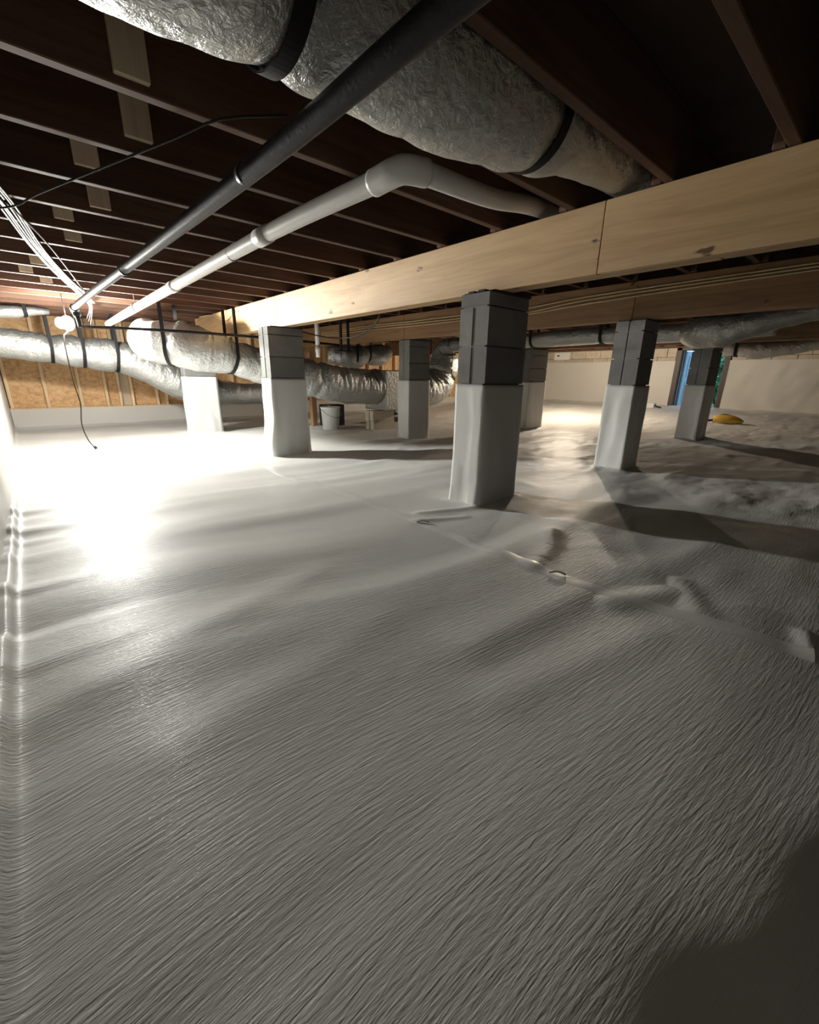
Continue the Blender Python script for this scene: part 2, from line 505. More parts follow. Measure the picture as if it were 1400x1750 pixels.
# ------------------------------------------------------------------ ceiling: subfloor, joists, blocking
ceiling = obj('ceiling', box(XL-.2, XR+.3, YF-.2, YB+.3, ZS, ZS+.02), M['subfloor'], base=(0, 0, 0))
tag(ceiling, 'dark wooden subfloor above the joists', kind='structure')
JY = [-1.57, -1.17, -.77, -.37, .03, .435, .81, 1.21, 1.61, 2.01, 2.42, 2.82, 3.23, 3.64, 4.05, 4.46, 4.87, 5.28, 5.69, 6.1, 6.51, 6.92, 7.33, 7.74, 8.15]
def plank_mesh(name, L, mat, b=.003, dims=(None, .038, .235)):
    v, f = box(0, L, -.019, .019, 0, ZS-ZJ-.001, b)
    return mesh(name, v, f, mat)
SPANS = [(XL-.02, 2.16, 0.0), (2.02, 3.95, .04), (3.72, 6.85, 0.0), (6.6, 11.6, .04)]
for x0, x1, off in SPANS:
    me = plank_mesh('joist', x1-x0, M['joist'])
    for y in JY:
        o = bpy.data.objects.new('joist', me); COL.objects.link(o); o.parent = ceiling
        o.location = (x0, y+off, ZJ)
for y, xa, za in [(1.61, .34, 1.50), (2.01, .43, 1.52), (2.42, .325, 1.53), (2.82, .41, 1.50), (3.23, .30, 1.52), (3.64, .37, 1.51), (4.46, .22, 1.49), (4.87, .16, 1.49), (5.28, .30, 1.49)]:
    obj('blocking_board', box(xa, xa+.085, y-.019-.02, y-.0192, za, ZS-.004, .002), M['pale'], ceiling)

# ------------------------------------------------------------------ walls
def sheet(P0, ex, ey, nx, ny, amp, seed, nrm, hang=1.0):
    """wavy plastic sheet spanning ex, ey from P0; folds hang vertically"""
    P0, ex, ey, nrm = map(lambda q: np.array(q, float), (P0, ex, ey, nrm))
    U, V = np.meshgrid(np.linspace(0, 1, nx), np.linspace(0, 1, ny))
    lx = np.linalg.norm(ex); ly = np.linalg.norm(ey)
    h = noise(U*lx*2.2+.8*noise(U*lx, V*ly*2, 0, seed+1), V*ly*1.1, 0, seed)*amp + noise(U*lx*6+V*3, V*ly*3, 0, seed+2)*amp*.35
    h = h*np.minimum(1, (1-V)*6)
    co = P0 + U[..., None]*ex + V[..., None]*ey + (h+amp*1.1)[..., None]*nrm
    F = [(i*nx+j, i*nx+j+1, (i+1)*nx+j+1, (i+1)*nx+j) for i in range(ny-1) for j in range(nx-1)]
    return co.reshape(-1, 3).tolist(), F

wl = obj('wall_left', box(XL-.2, XL-.045, YF-.2, YB+.2, -.6, ZS), M['mortar'], base=(XL-.1, 3.4, -.6))
tag(wl, 'foundation wall right beside the camera, covered in white plastic', kind='structure')
obj('wall_sheet', sheet((XL-.035, YF, -.55), (0, YB-YF, 0), (0, 0, 1.95), 400, 24, .010, 21, (1, 0, 0)), M['liner_wall'], wl, True)
wf = obj('wall_front', box(XL-.2, XR+.2, YF-.2, YF-.045, -.6, ZS), M['mortar'], base=(5.5, YF-.1, -.6))
tag(wf, 'bare grey foundation wall behind the camera', kind='structure')

# back wall: OSB between studs over a plastic covered footing
wb = obj('wall_back', box(XL-.2, XR+.2, YB+.125, YB+.26, -.6, ZS), M['mortar'], base=(5.5, YB+.2, -.6))
tag(wb, 'back wall of pine studs and OSB sheathing above a white covered footing', kind='structure')
for k in range(10):
    x0 = XL-.04 + k*1.22
    obj('osb_panel', box(x0+.002, min(x0+1.218, XR+.1), YB+.092, YB+.124, .2, ZS), M['osb'], wb)
obj('footing', box(XL-.05, XR+.1, YB+.0, YB+.124, -.4, .18), M['mortar'], wb)
obj('wall_sheet', sheet((XR-.02, YB-.004, -.2), (XL-XR, 0, 0), (0, 0, .405), 200, 10, .008, 41, (0, -1, 0)), M['liner_wall'], wb, True)
obj('bottom_plate', box(XL-.03, XR, YB+.0, YB+.091, .182, .225, .003), M['stud'], wb)
sx = [-.18, .235, .65, .985, 1.165, 1.335, 1.70, 1.84, 2.2, 2.6, 3.0, 3.4, 3.8, 4.2, 4.6, 5.0, 5.4, 5.8, 6.2, 6.6, 7.0, 7.4, 7.8, 8.2, 8.6, 9, 9.4, 9.8, 10.2, 10.6, 11.0]
me = mesh('stud', *box(0, .04, -.045, .045, 0, ZS-.226, .003), M['stud'])
for x in sx:
    o = bpy.data.objects.new('stud', me); COL.objects.link(o); o.parent = wb
    o.location = Vector((x, YB+.046, .2255)) - wloc(wb)
obj('header_board', box(1.205, 1.334, YB+.06, YB+.091, .226, ZS-.01, .002), M['pale'], wb)

# right wall: block foundation with the doorway
DY0, DY1, DZ0, DZ1 = 2.73, 3.69, .10, 1.45
WT = .20
wr = obj('wall_right', join(box(XR+.02, XR+WT, DY1, YB+.2, -.6, 1.45), box(XR+.02, XR+WT, YF-.2, DY0, -.6, 1.45),
                            box(XR+.02, XR+WT, DY0, DY1, -.6, DZ0)), M['mortar'], base=(XR+.1, 3.4, -.6))
tag(wr, 'far block foundation wall, white plastic below and bare tan blocks above', kind='structure')
def run(y0, y1, z0, z1, phase):
    y = y0 - phase
    while y < y1:
        a, b = max(y, y0), min(y+.40, y1)
        if b-a > .03: obj('concrete_block', box(XR, XR+.06, a+.005, b-.005, z0+.005, z1-.005, .004), M['block_far'], wr)
        y += .40
for z0, z1, ph in [(1.05, 1.25, .0), (1.25, 1.45, .2)]:
    run(DY1+.06, YB, z0, z1, ph); run(YF, DY0-.06, z0, z1, ph)
obj('wall_sheet', sheet((XR-.004, DY1+.05, .0), (0, YB-DY1-.06, 0), (0, 0, 1.165), 150, 40, .014, 51, (-1, 0, 0)), M['liner_wall'], wr, True)
obj('wall_sheet', sheet((XR-.004, YF, .0), (0, DY0-.05-YF, 0), (0, 0, 1.165), 140, 40, .032, 61, (-1, 0, 0)), M['liner_wall'], wr, True)
obj('rim_board', box(XR-.02, XR+WT, YF, YB, 1.452, ZS), M['joist'], wr)

# doorway
d1 = empty('door_1', (XR+.1, (DY0+DY1)/2, DZ0), 'dark brown framed access doorway in the far wall with a blue door', kind='structure')
obj('door_jamb', box(XR-.03, XR+WT, DY1-.05, DY1+.05, DZ0, DZ1, .004), M['frame'], d1)
obj('door_jamb', box(XR-.03, XR+WT, DY0-.05, DY0+.05, DZ0, DZ1, .004), M['frame'], d1)
obj('door_head', box(XR-.03, XR+WT, DY0-.05, DY1+.05, DZ1-.06, DZ1+.002, .004), M['frame'], d1)
obj('door_sill', box(XR-.10, XR+WT+.05, DY0-.05, DY1+.05, DZ0-.02, DZ0+.035, .004), M['frame'], d1)
obj('door_stop', box(XR+.06, XR+.09, DY1-.075, DY1-.05, DZ0+.03, DZ1-.06, .002), M['pale_trim'], d1)
obj('door_stop', box(XR+.06, XR+.09, DY0+.05, DY0+.075, DZ0+.03, DZ1-.06, .002), M['pale_trim'], d1)
obj('weather_strip', box(XR+.14, XR+.165, DY1-.085, DY1-.05, DZ0+.03, DZ1-.06, .002), M['pale_trim'], d1)
ang = math.radians(-13)
lv, lf = box(0, .95, -.018, .018, DZ0+.04, DZ1-.07, .004)
ca, sa = math.cos(ang), math.sin(ang)
lv = [(XR+.205+x*ca-y*sa, DY1-.072+x*sa+y*ca, z) for x, y, z in lv]
leaf = obj('door_leaf', (lv, lf), M['blue'], d1)
pv, pf = join(*[box(.12, .83, -.026, -.018, a, b, .003) for a, b in ((.25, .72), (.82, 1.28))])
pv = [(XR+.205+x*ca-y*sa, DY1-.072+x*sa+y*ca, z) for x, y, z in pv]
obj('door_panel', (pv, pf), M['blue'], leaf)

# outside
og = obj('ground_outside', box(XR+WT, XR+9, -4, 12, -.1, .06), M['grass'], base=(XR+4, 4, 0))
tag(og, 'dim green ground outside the doorway', kind='structure')

def bush(cx, cy, h, rad, nleaf, label, seed):
    rng = np.random.default_rng(seed)
    root = empty('garden_shrub', (cx, cy, .06), label, 'shrub', 'shrubs outside the doorway')
    st = []
    for k in range(5):
        a = 2*math.pi*k/5
        st.append(tube([(cx, cy, .03), (cx+.3*rad*math.cos(a), cy+.3*rad*math.sin(a), h*.45), (cx+.6*rad*math.cos(a), cy+.6*rad*math.sin(a), h*.85)], .015, 6, .1))
    obj('stem', join(*st), M['bark'], root)
    V, F = [], []
    for k in range(nleaf):
        d = rng.normal(size=3); d /= np.linalg.norm(d); rr = rng.uniform(.5, 1)**.5
        c = np.array([cx+d[0]*rad*rr, cy+d[1]*rad*rr, .06+h*.55+d[2]*h*.48*rr])
        a = rng.normal(size=3); a /= np.linalg.norm(a); b = np.cross(a, rng.normal(size=3)); b /= np.linalg.norm(b)
        l, wd = rng.uniform(.06, .12), rng.uniform(.02, .04); n = len(V); t = np.cross(a, b)*.01
        V += [c-a*l, c+b*wd+t, c+a*l, c-b*wd+t]; F += [(n, n+1, n+2), (n, n+2, n+3)]
    f = obj('foliage', (V, F), M['leaf'], root); f['kind'] = 'stuff'
bush(13.9, 3.35, 1.5, .75, 1800, 'leafy green shrub seen through the right half of the doorway', 1)
bush(16.3, 3.7, 2.2, 1.0, 2200, 'taller leafy shrub further out beyond the doorway', 2)

# ------------------------------------------------------------------ block piers
def block(x0, x1, y0, y1, z0, z1, groove=True):
    """hollow-block outline with a sash groove in both ends"""
    ym = (y0+y1)/2; g, d = .011, .022
    if not groove: return box(x0, x1, y0, y1, z0, z1, .004)
    pl = [(x0, y0), (x1, y0), (x1, ym-g), (x1-d, ym-g*.8), (x1-d, ym+g*.8), (x1, ym+g), (x1, y1), (x0, y1), (x0, ym+g), (x0+d, ym+g*.8), (x0+d, ym-g*.8), (x0, ym-g)]
    n = len(pl)
    V = [(x, y, z0) for x, y in pl] + [(x, y, z1) for x, y in pl]
    F = [(i, (i+1) % n, n+(i+1) % n, n+i) for i in range(n)]
    # caps as quads around the grooves
    for o in (0, n):
        q = [(0, 1, 2, 11), (2, 3, 10, 11), (3, 4, 9, 10), (4, 5, 8, 9), (5, 6, 7, 8)]
        F += [tuple(i+o for i in (p if o else p[::-1])) for p in q]
    return V, F

def wrap(x0, x1, y0, y1, zb, zt, seed, flare=.02, baggy=0.0):
    m, nz = 14, 34
    e = .007
    per = []
    for k in range(m): per.append((x0-e+(x1-x0+2*e)*k/m, y0-e, 0, -1))
    for k in range(m): per.append((x1+e, y0-e+(y1-y0+2*e)*k/m, 1, 0))
    for k in range(m): per.append((x1+e-(x1-x0+2*e)*k/m, y1+e, 0, 1))
    for k in range(m): per.append((x0-e, y1+e-(y1-y0+2*e)*k/m, -1, 0))
    n = len(per); V = []
    for i in range(nz):
        t = i/(nz-1); z = zb+(zt-zb)*t
        for (x, y, ax, ay) in per:
            h = float(noise(x*9+y*7, y*9-x*7, z*2.2, seed))*.010 + float(noise(x*16, y*16, z*6, seed+3))*.006
            h = max(h, -.003)*min(1, (1-t)*5+.15) + flare*math.exp(-t*12)
            bx = -baggy*math.exp(-((t-.18)/.22)**2)*(1 if ax < 0 else .35*(x1-x)/(x1-x0))
            V.append((x+ax*h+bx, y+ay*h, z))
    F = [(i*n+j, i*n+(j+1) % n, (i+1)*n+(j+1) % n, (i+1)*n+j) for i in range(nz-1) for j in range(n)]
    # closed top rim
    V += [(min(max(x, x0+.002), x1-.002), min(max(y, y0+.002), y1-.002), zt-.004) for x, y, _, _ in per]
    F += [((nz-1)*n+j, (nz-1)*n+(j+1) % n, nz*n+(j+1) % n, nz*n+j) for j in range(n)]
    return V, F

BZ = [1.19, 1.19, 1.19]
for k, (x0, x1, y0, y1, lab) in enumerate(PIERS):
    zf = fh((x0+x1)/2, (y0+y1)/2)
    root = empty('block_pier', ((x0+x1)/2, (y0+y1)/2, zf), lab, 'pier', 'block piers holding the beams')
    i = .006
    obj('mortar_core', box(x0+i, x1-i, y0+.02, y1-.02, zf-.1, 1.18), M['mortar'], root)
    zt = .708 if k < 2 else (.70 if k < 5 else .69)
    z = zt-.2
    while z+.2 < 1.12:
        obj('concrete_block', block(x0, x1, y0, y1, z+.004, z+.199), M['block'], root); z += .2025
    obj('cap_block', block(x0, x1, y0, y1, z+.004, 1.186, k not in (0,)), M['block'], root)
    obj('felt_pad', box(x0+.03, x1+.006, y0-.006, y1+.004, 1.186, 1.1955), M['felt'], root)
    if k == 0:
        obj('shim', box(x0-.012, x0+.06, y0+.03, y0+.075, 1.186, 1.1955), M['felt'], root)
        obj('shim', box(x0-.004, x0+.09, y0+.11, y0+.15, 1.186, 1.1955), M['felt'], root)
    obj('plastic_wrap', wrap(x0, x1, y0, y1, zf-.05, zt, 100+k*7, .022, .035 if k == 1 else 0), M['wrap'], root, True)

# ------------------------------------------------------------------ girders, three plies of planks each
def girder(name, x0, x1, z0, z1, cuts_list, label, mat='beam_b'):
    y0, y1 = cuts_list[0][0], cuts_list[0][-1]
    root = empty(name, ((x0+x1)/2, (y0+y1)/2, z0), label, 'beam', 'girders on the block piers')
    t = (x1-x0)/len(cuts_list)
    for k, cuts in enumerate(cuts_list):
        for a, b in zip(cuts[:-1], cuts[1:]):
            dz = random.uniform(-.003, .003) if k else 0
            obj('plank', box(x0+k*t+.0004, x0+(k+1)*t-.0004, a+.0008, b-.0008, z0+abs(dz), z1, .003), M[mat], root)
girder('wooden_girder', 2.03, 2.145, 1.196, 1.478, [[-1.55, 1.05, 4.33, 6.95], [-1.55, 2.4, 5.4, 6.95], [-1.55, .6, 3.2, 6.95]], 'long pale pine beam crossing the picture on the nearest piers', 'beam')
girder('wooden_girder', 3.76, 3.875, 1.196, 1.478, [[-1.55, 1.6, 4.4, 8.45], [-1.55, 2.6, 8.45], [-1.55, 3.4, 8.45]], 'second brown beam behind the pale one, with cables along it')
girder('wooden_girder', 6.62, 6.735, 1.196, 1.478, [[-1.55, 1.8, 4.2, 8.45], [-1.55, 2.6, 8.45], [-1.55, 3.4, 8.45]], 'dark beam furthest back, half hidden by silver ducts')

# ------------------------------------------------------------------ flexible ducts
def duct(name, pts, label, straps=(), seed=0, pinch=(), mat='foil', n=40, step=.011, crumple=.05, hang=True, pleat=.04):
    P = np.array(pts, float)
    D = catmull(P, step); C = D[:, :3]
    s = np.concatenate([[0], np.cumsum(np.linalg.norm(np.diff(C, axis=0), axis=1))])
    L = s[-1]
    base = (C[:, 0].mean(), C[:, 1].mean(), (C[:, 2]-D[:, 3]).min())
    root = empty(name, base, label, 'duct', 'silver flexible air ducts')
    def disp(pos, S, A, dirs):
        f = 1 + crumple*noise(pos[..., 0]*5, pos[..., 1]*5, pos[..., 2]*5, seed) + crumple*.5*noise(pos[..., 0]*13, pos[..., 1]*13, pos[..., 2]*13, seed+1)
        # pleats that run around the tube, stronger on the upper flanks
        up = np.clip(dirs[..., 2]*.6+.65, 0, 1)
        f = f + pleat*up*(noise(S*34+1.6*noise(S*5, A*2.5, 0, seed+2), A*1.3, 0, seed+3))
        f = f - .05*np.clip(-dirs[..., 2], 0, 1)*0
        for q in tuple(straps)+tuple(pinch):
            f = f - .10*np.exp(-((S-q*L)/.06)**2)
        return f
    obj('duct_jacket', tube(D, 0, n, cap=True, straight=True, disp=disp), M[mat], root, True)
    T, N, B = frames(C)
    for q in straps:
        k = int(np.argmin(abs(s-q*L))); c, t, r = C[k], T[k], D[k, 3]*.915+.004
        hw = .019
        side = np.cross(t, (0, 0, 1)); side /= np.linalg.norm(side); up = np.cross(side, t)
        V, F = [], []
        prof = []
        m = 36
        for j in range(m+1):
            a = math.pi*(1.0+j/m)       # lower half
            prof.append(side*math.cos(a)*r + up*math.sin(a)*r)
        ztop = ZJ - .002 - c[2]
        if hang and ztop > 0:
            prof = [(-side*r*.96 + np.array([0, 0, ztop]))] + prof + [(side*r*.96 + np.array([0, 0, ztop]))]
        for pnt in prof:
            out = np.array(pnt); nn = np.linalg.norm(out); o2 = out*(1+.005/max(nn, .05))
            V += [c+out-t*hw, c+out+t*hw, c+o2+t*hw, c+o2-t*hw]
        for j in range(len(prof)-1):
            a = j*4
            for e in range(4): F.append((a+e, a+(e+1) % 4, a+4+(e+1) % 4, a+4+e))
        F += [(0, 3, 2, 1), tuple(len(V)-4+e for e in range(4))]
        obj('strap', (V, F), M['strap'], root)
    return root

duct('flex_duct', [(-.05, 1.02, 1.51, .165), (.35, 1.01, 1.505, .17), (.7, 1.01, 1.51, .165), (1.1, 1.0, 1.52, .165), (1.4, 1.0, 1.545, .15), (1.7, 1.005, 1.585, .12), (2.1, 1.01, 1.60, .105), (2.6, 1.01, 1.60, .105)],
     'large silver duct strapped overhead between the nearest joists', (.215, .535), 11, n=64, step=.010, hang=False)
duct('flex_duct', [(-.15, 7.5, 1.08, .175), (.3, 7.5, 1.03, .18), (.8, 7.48, .98, .21), (1.2, 7.45, .93, .23), (1.6, 7.42, .74, .24), (2.0, 7.42, .54, .24), (2.5, 7.45, .44, .19), (3.1, 7.5, .42, .17), (3.9, 7.5, .40, .17)],
     'long silver duct sloping down in front of the OSB wall', (.13, .21, .30), 12)
duct('flex_duct', [(1.34, 6.4, 1.24, .13), (1.22, 6.05, 1.16, .18), (1.20, 5.75, 1.08, .22), (1.42, 5.52, 1.04, .25), (1.95, 5.5, .94, .205), (2.4, 5.5, .82, .215), (3.0, 5.5, .69, .245), (3.6, 5.5, .60, .25), (4.127, 5.5, .58, .26)],
     'fat silver duct bulging over the white wrapped pier into a foil box', (.25, .425), 13, (.72,))
duct('flex_duct', [(4.723, 5.5, .52, .27), (5.05, 5.5, .50, .28), (5.45, 5.5, .62, .29), (5.62, 5.5, .92, .26), (5.62, 5.48, 1.18, .18), (5.60, 5.3, 1.26, .12)],
     'silver duct elbow curving upward from the foil box', (.60,), 14, crumple=.035)
duct('flex_duct', [(3.97, 6.6, 1.08, .13), (4.15, 6.5, 1.07, .17), (4.4, 6.5, 1.05, .19), (4.7, 6.55, 1.10, .15), (5.0, 6.6, 1.10, .18), (5.3, 6.7, 1.16, .13)],
     'crumpled short silver duct tucked under the second beam above the box', (.30, .55), 15, crumple=.12)
duct('flex_duct', [(5.6, 5.25, 1.255, .105), (5.6, 4.6, 1.255, .105), (5.6, 3.7, 1.26, .10), (5.6, 3.2, 1.265, .105), (5.6, 2.7, 1.265, .10), (5.6, 2.2, 1.25, .105), (5.6, 1.6, 1.24, .09), (5.6, 1.0, 1.26, .09)],
     'straight silver duct with black straps behind the second beam', (.365, .60), 16, crumple=.025, mat='foil')
duct('flex_duct', [(5.18, 1.62, 1.20, .10), (5.1, 1.50, 1.19, .135), (5.0, 1.3, 1.18, .14), (4.95, 1.05, 1.23, .11), (4.95, .8, 1.28, .085), (4.95, .4, 1.34, .08)],
     'stubby crumpled duct end hanging above the doorway', (), 17, mat='foil', crumple=.14)
duct('flex_duct', [(8.0, 2.1, 1.22, .09), (8.0, 1.8, 1.19, .11), (8.0, 1.5, 1.17, .115), (8.0, 1.2, 1.20, .10), (8.0, .8, 1.26, .09), (8.0, .2, 1.3, .09)],
     'crinkled silver duct right of the doorway near the picture edge', (.15,), 18, crumple=.07)
duct('flex_duct', [(-.12, 7.1, 1.385, .06), (.1, 7.1, 1.40, .065), (.3, 7.15, 1.43, .045), (.42, 7.2, 1.44, .03)],
     'small silver duct end under the joists at the left edge', (.55,), 19, crumple=.05)

# foil wrapped plenum box between the ducts
pb = empty('foil_box', (4.42, 5.5, .22), 'square foil wrapped duct box on stacked blocks behind the piers', 'duct box')
obj('box_body', box(4.13, 4.72, 5.23, 5.79, .235, .83, .015), M['foil_dull'], pb)
obj('tape_band', box(4.395, 4.445, 5.226, 5.794, .231, .834, .016), M['foil'], pb)

# ------------------------------------------------------------------ pipes
bp = empty('black_pipe', (.6, .3, 1.3), 'long black iron pipe running below the joists toward the work light', 'pipe')
obj('pipe_run', tube([(.635, -.4, 1.30), (.61, .6, 1.297), (.607, 1.3, 1.297), (.575, 2.6, 1.30), (.535, 4.2, 1.315), (.515, 5.42, 1.325)], .026, 20, .05), M['iron'], bp, True)
for y, x in ((1.42, .604), (3.1, .563)):
    obj('pipe_coupling', tube([(x+.0004, y-.012, 1.299), (x-.0004, y+.012, 1.299)], .0274, 20, straight=True), M['iron'], bp, True)
obj('pipe_elbow', tube([(.516, 5.40, 1.325), (.516, 5.46, 1.322), (.53, 5.5, 1.30), (.54, 5.5, 1.26)], .034, 16, .012), M['iron'], bp, True)
obj('pipe_drop', tube([(.535, 5.5, 1.28), (.545, 5.49, 1.16)], .020, 14, straight=True), M['iron'], bp, True)
bh = empty('gas_pipe', (1.9, 5.2, 1.14), 'thin dark horizontal pipe passing in front of the fat silver duct', 'pipe')
obj('pipe_run', tube([(.55, 5.46, 1.165), (1.2, 5.25, 1.165), (2.3, 5.16, 1.155), (3.35, 5.2, 1.13)], .014, 12, .08), M['iron'], bh, True)

pv = empty('drain_pipe', (1.1, 1.34, 1.40), 'white PVC drain pipe with an elbow below the joists', 'pipe')
obj('pipe_run', tube([(1.135, 1.36, 1.432), (1.09, 2.4, 1.43), (1.03, 4.5, 1.38), (.98, 7.0, 1.33)], .037, 24, .06), M['pvc'], pv, True)
obj('pipe_elbow', tube([(1.132, 1.50, 1.432), (1.135, 1.38, 1.434), (1.16, 1.345, 1.437), (1.24, 1.335, 1.445)], .044, 24, .012), M['pvc'], pv, True)
obj('pipe_branch', tube([(1.22, 1.335, 1.443), (1.65, 1.37, 1.475), (2.0, 1.40, 1.53), (2.5, 1.42, 1.56)], .037, 24, .05), M['pvc'], pv, True)
for y, x, z in ((2.40, 1.09, 1.43), (4.0, 1.046, 1.393)):
    obj('pipe_coupling', tube([(x+.002, y-.06, z+.001), (x-.002, y+.06, z-.001)], .042, 24, straight=True), M['pvc'], pv, True)
for y, x, z in ((2.82, 1.08, 1.42), (5.28, 1.0, 1.365)):
    obj('pipe_hanger', join(tube([(x, y, z+.045), (x, y, ZJ)], .004, 6, straight=True), tube([(x, y-.004, z), (x, y+.004, z)], .041, 20, straight=True)), M['metal'], pv)

vp = empty('vent_pipe', (2.9, 5.0, .72), 'slim vertical white pipe hanging between the two nearest beams', 'pipe')
obj('pipe_run', tube([(2.9, 5.06, ZS), (2.9, 5.06, .96)], .028, 18, straight=True), M['pvc'], vp, True)
obj('pipe_coupling', tube([(2.9, 5.06, 1.10), (2.9, 5.06, 1.02)], .034, 18, straight=True), M['pvc'], vp, True)
for k, x in enumerate((3.15, 3.26)):
    h = empty('hanger_rod', (x, 4.91, 1.06), ('left' if k == 0 else 'right') + ' one of two black hanger bars beside the slim white pipe', 'hanger', 'black hanger bars')
    obj('bar', box(x-.009, x+.009, 4.89, 4.93, 1.05, 1.4799, .002), M['strap'], h)
    obj('foot_plate', box(x-.05, x+.05, 4.88, 4.94, 1.04, 1.05, .002), M['strap'], h)

# ------------------------------------------------------------------ cables
def cable(pts, r, mat, label, group, n=7, step=.06):
    o = obj('electrical_cable', tube(pts, r, n, step), M[mat], None, True)
    return tag(o, label, 'cable', group)
pth = [(-.15, 1.9), (-.03, 2.3), (.09, 2.82), (.22, 3.66), (.37, 4.45), (.58, 5.4), (.74, 6.1)]
for k in range(6):
    o = (k-2.5)*.0125
    pts = []
    for i, (x, y) in enumerate(pth):
        jx = random.uniform(-.0012, .0012); sag = random.uniform(0, .014)
        pts.append((x+o+jx, y-o*.2, ZJ-.009-sag))
    if k < 3: pts += [(.78+o, 6.4, 1.42), (.76+o, 6.6, 1.34-.03*k)]
    cable(pts, .0042, 'cable_w', ['leftmost', 'second from left', 'third from left', 'fourth from left', 'fifth from left', 'rightmost'][k]+' pale cable of the bundle slanting under the joists toward the work light', 'pale cables bundled under the joists')
cable([(.10, 2.75, 1.44), (.25, 3.35, 1.435), (.42, 4.2, 1.43), (.6, 5.2, 1.44)], .005, 'cable_d', 'single dark cable running along the pale cable bundle', None)
cable([(-.05, 3.05, 1.44), (.12, 2.75, 1.425), (.2, 2.58, 1.445), (.41, 2.07, 1.466), (.525, 1.75, 1.468), (.60, 1.55, 1.472), (.74, 1.40, 1.474)], .004, 'cable_d', 'thin dark wire curving across the joists above the pale bundle', None)
for k, (zz, sg) in enumerate(((1.40, .02), (1.375, .035), (1.345, .02))):
    cable([(3.745, -1.0, 1.45-.02*k), (3.745, .8, 1.43-.02*k), (3.748, 2.0, zz+.01), (3.748, 2.6, zz-sg), (3.748, 3.4, zz-sg*.5), (3.748, 4.2, zz-.01), (3.748, 5.2, zz), (3.748, 6.4, zz-.02)], .006, 'cable_y',
          ['highest', 'middle', 'lowest'][k]+' of the tan cables stapled along the second beam', 'tan cables on the second beam')
cable([(2.16, 4.6, 1.25), (2.3, 4.3, 1.17), (2.35, 3.9, 1.10), (2.35, 3.45, 1.08), (2.32, 3.1, 1.15), (2.2, 2.85, 1.22)], .006, 'cable_d', 'dark cable drooping in a loop below the pale beam', None)
cable([(1.9, 6.3, 1.44), (2.0, 6.15, 1.46), (2.01, 5.9, 1.40), (2.015, 5.7, 1.36), (2.01, 5.5, 1.40), (1.99, 5.35, 1.46)], .006, 'cable_y', 'short tan cable curling around the far end of the pale beam', None)

# ------------------------------------------------------------------ lamps
def sphere(c, rx, rz, nu=20, nv=12):
    V = []; F = []
    for i in range(nv+1):
        th = math.pi*i/nv
        for j in range(nu):
            ph = 2*math.pi*j/nu
            V.append((c[0]+rx*math.sin(th)*math.cos(ph), c[1]+rx*math.sin(th)*math.sin(ph), c[2]+rz*math.cos(th)))
    for i in range(nv):
        for j in range(nu): F.append((i*nu+j, i*nu+(j+1) % nu, (i+1)*nu+(j+1) % nu, (i+1)*nu+j))
    return V, F

def bulb_lamp(x, y, z, mat, label, cord, ztop):
    L = empty('work_light', (x, y, z), label, 'lamp', 'hanging work lights')
    obj('bulb', sphere((x, y, z), .045, .055), M[mat], L, True)
    obj('socket', lathe(x, y, [(.012, z+.13), (.022, z+.125), (.024, z+.07), (.020, z+.048)], 16), M['plastic_k'], L)
    obj('hook', tube([(x, y, z+.12), (x, y, ztop)], .004, 6, straight=True), M['plastic_k'], L)
    if cord: obj('cord', tube(cord, .0055, 8, .02), M['cable_d'], L, True)
    return L
lx, ly, lz = .48, 5.9, 1.22
zf = fh(.5, 5.9)
wl1 = empty('work_light', (lx, ly, lz), 'glowing round work light hanging by the back wall with a trailing cord', 'lamp', 'hanging work lights')
aim = Vector((.62, -.78, -.04)).normalized()
def along(a, b): return [(lx+aim.x*a, ly+aim.y*a, lz+aim.z*a), (lx+aim.x*b, ly+aim.y*b, lz+aim.z*b)]
obj('lens', tube([(*along(a, 0)[0], q) for a, q in ((0, .07), (.006, .07), (.014, .062), (.020, .045), (.024, .02), (.025, .004))], 0, 28, straight=True), M['bulb_c'], wl1, True)
hp = [(*along(-.001, 0)[0], .074), (*along(-.012, 0)[0], .074), (*along(-.014, 0)[0], .06), (*along(-.05, 0)[0], .03), (*along(-.055, 0)[0], .03)]
obj('added_rear_emitter', tube([(*along(a, 0)[0], q) for a, q in ((-.056, .03), (-.062, .05), (-.08, .055), (-.10, .045), (-.112, .02), (-.114, .004))], 0, 24, straight=True), M['rear_fill'], wl1, True)  # added emitter behind the housing, brightens back wall and floor there
obj('housing', tube(hp, 0, 24, straight=True), M['plastic_k'], wl1, True)
hx, hy = lx-aim.x*.006, ly-aim.y*.006
obj('hook', tube([(hx, hy, lz+.07), (hx, hy, ZS)], .004, 6, straight=True), M['plastic_k'], wl1)
obj('cord', tube([(hx, hy, lz-.07), (lx-.03, ly+.0, lz-.10), (lx-.06, ly-.02, 1.05), (.42, 5.87, .66), (.44, 5.88, .42), (.415, 5.9, .2), (.44, 5.9, .03), (.485, 5.88, zf+.03)], .0055, 8, .02), M['cable_d'], wl1, True)
obj('plug', tube([(.482, 5.882, zf+.045), (.497, 5.872, zf+.018)], .016, 12, straight=True), M['plastic_k'], wl1)
bulb_lamp(8.2, 4.5, 1.37, 'bulb_w', 'warm bulb hanging beyond the third beam, hidden by the straight duct', None, ZJ)

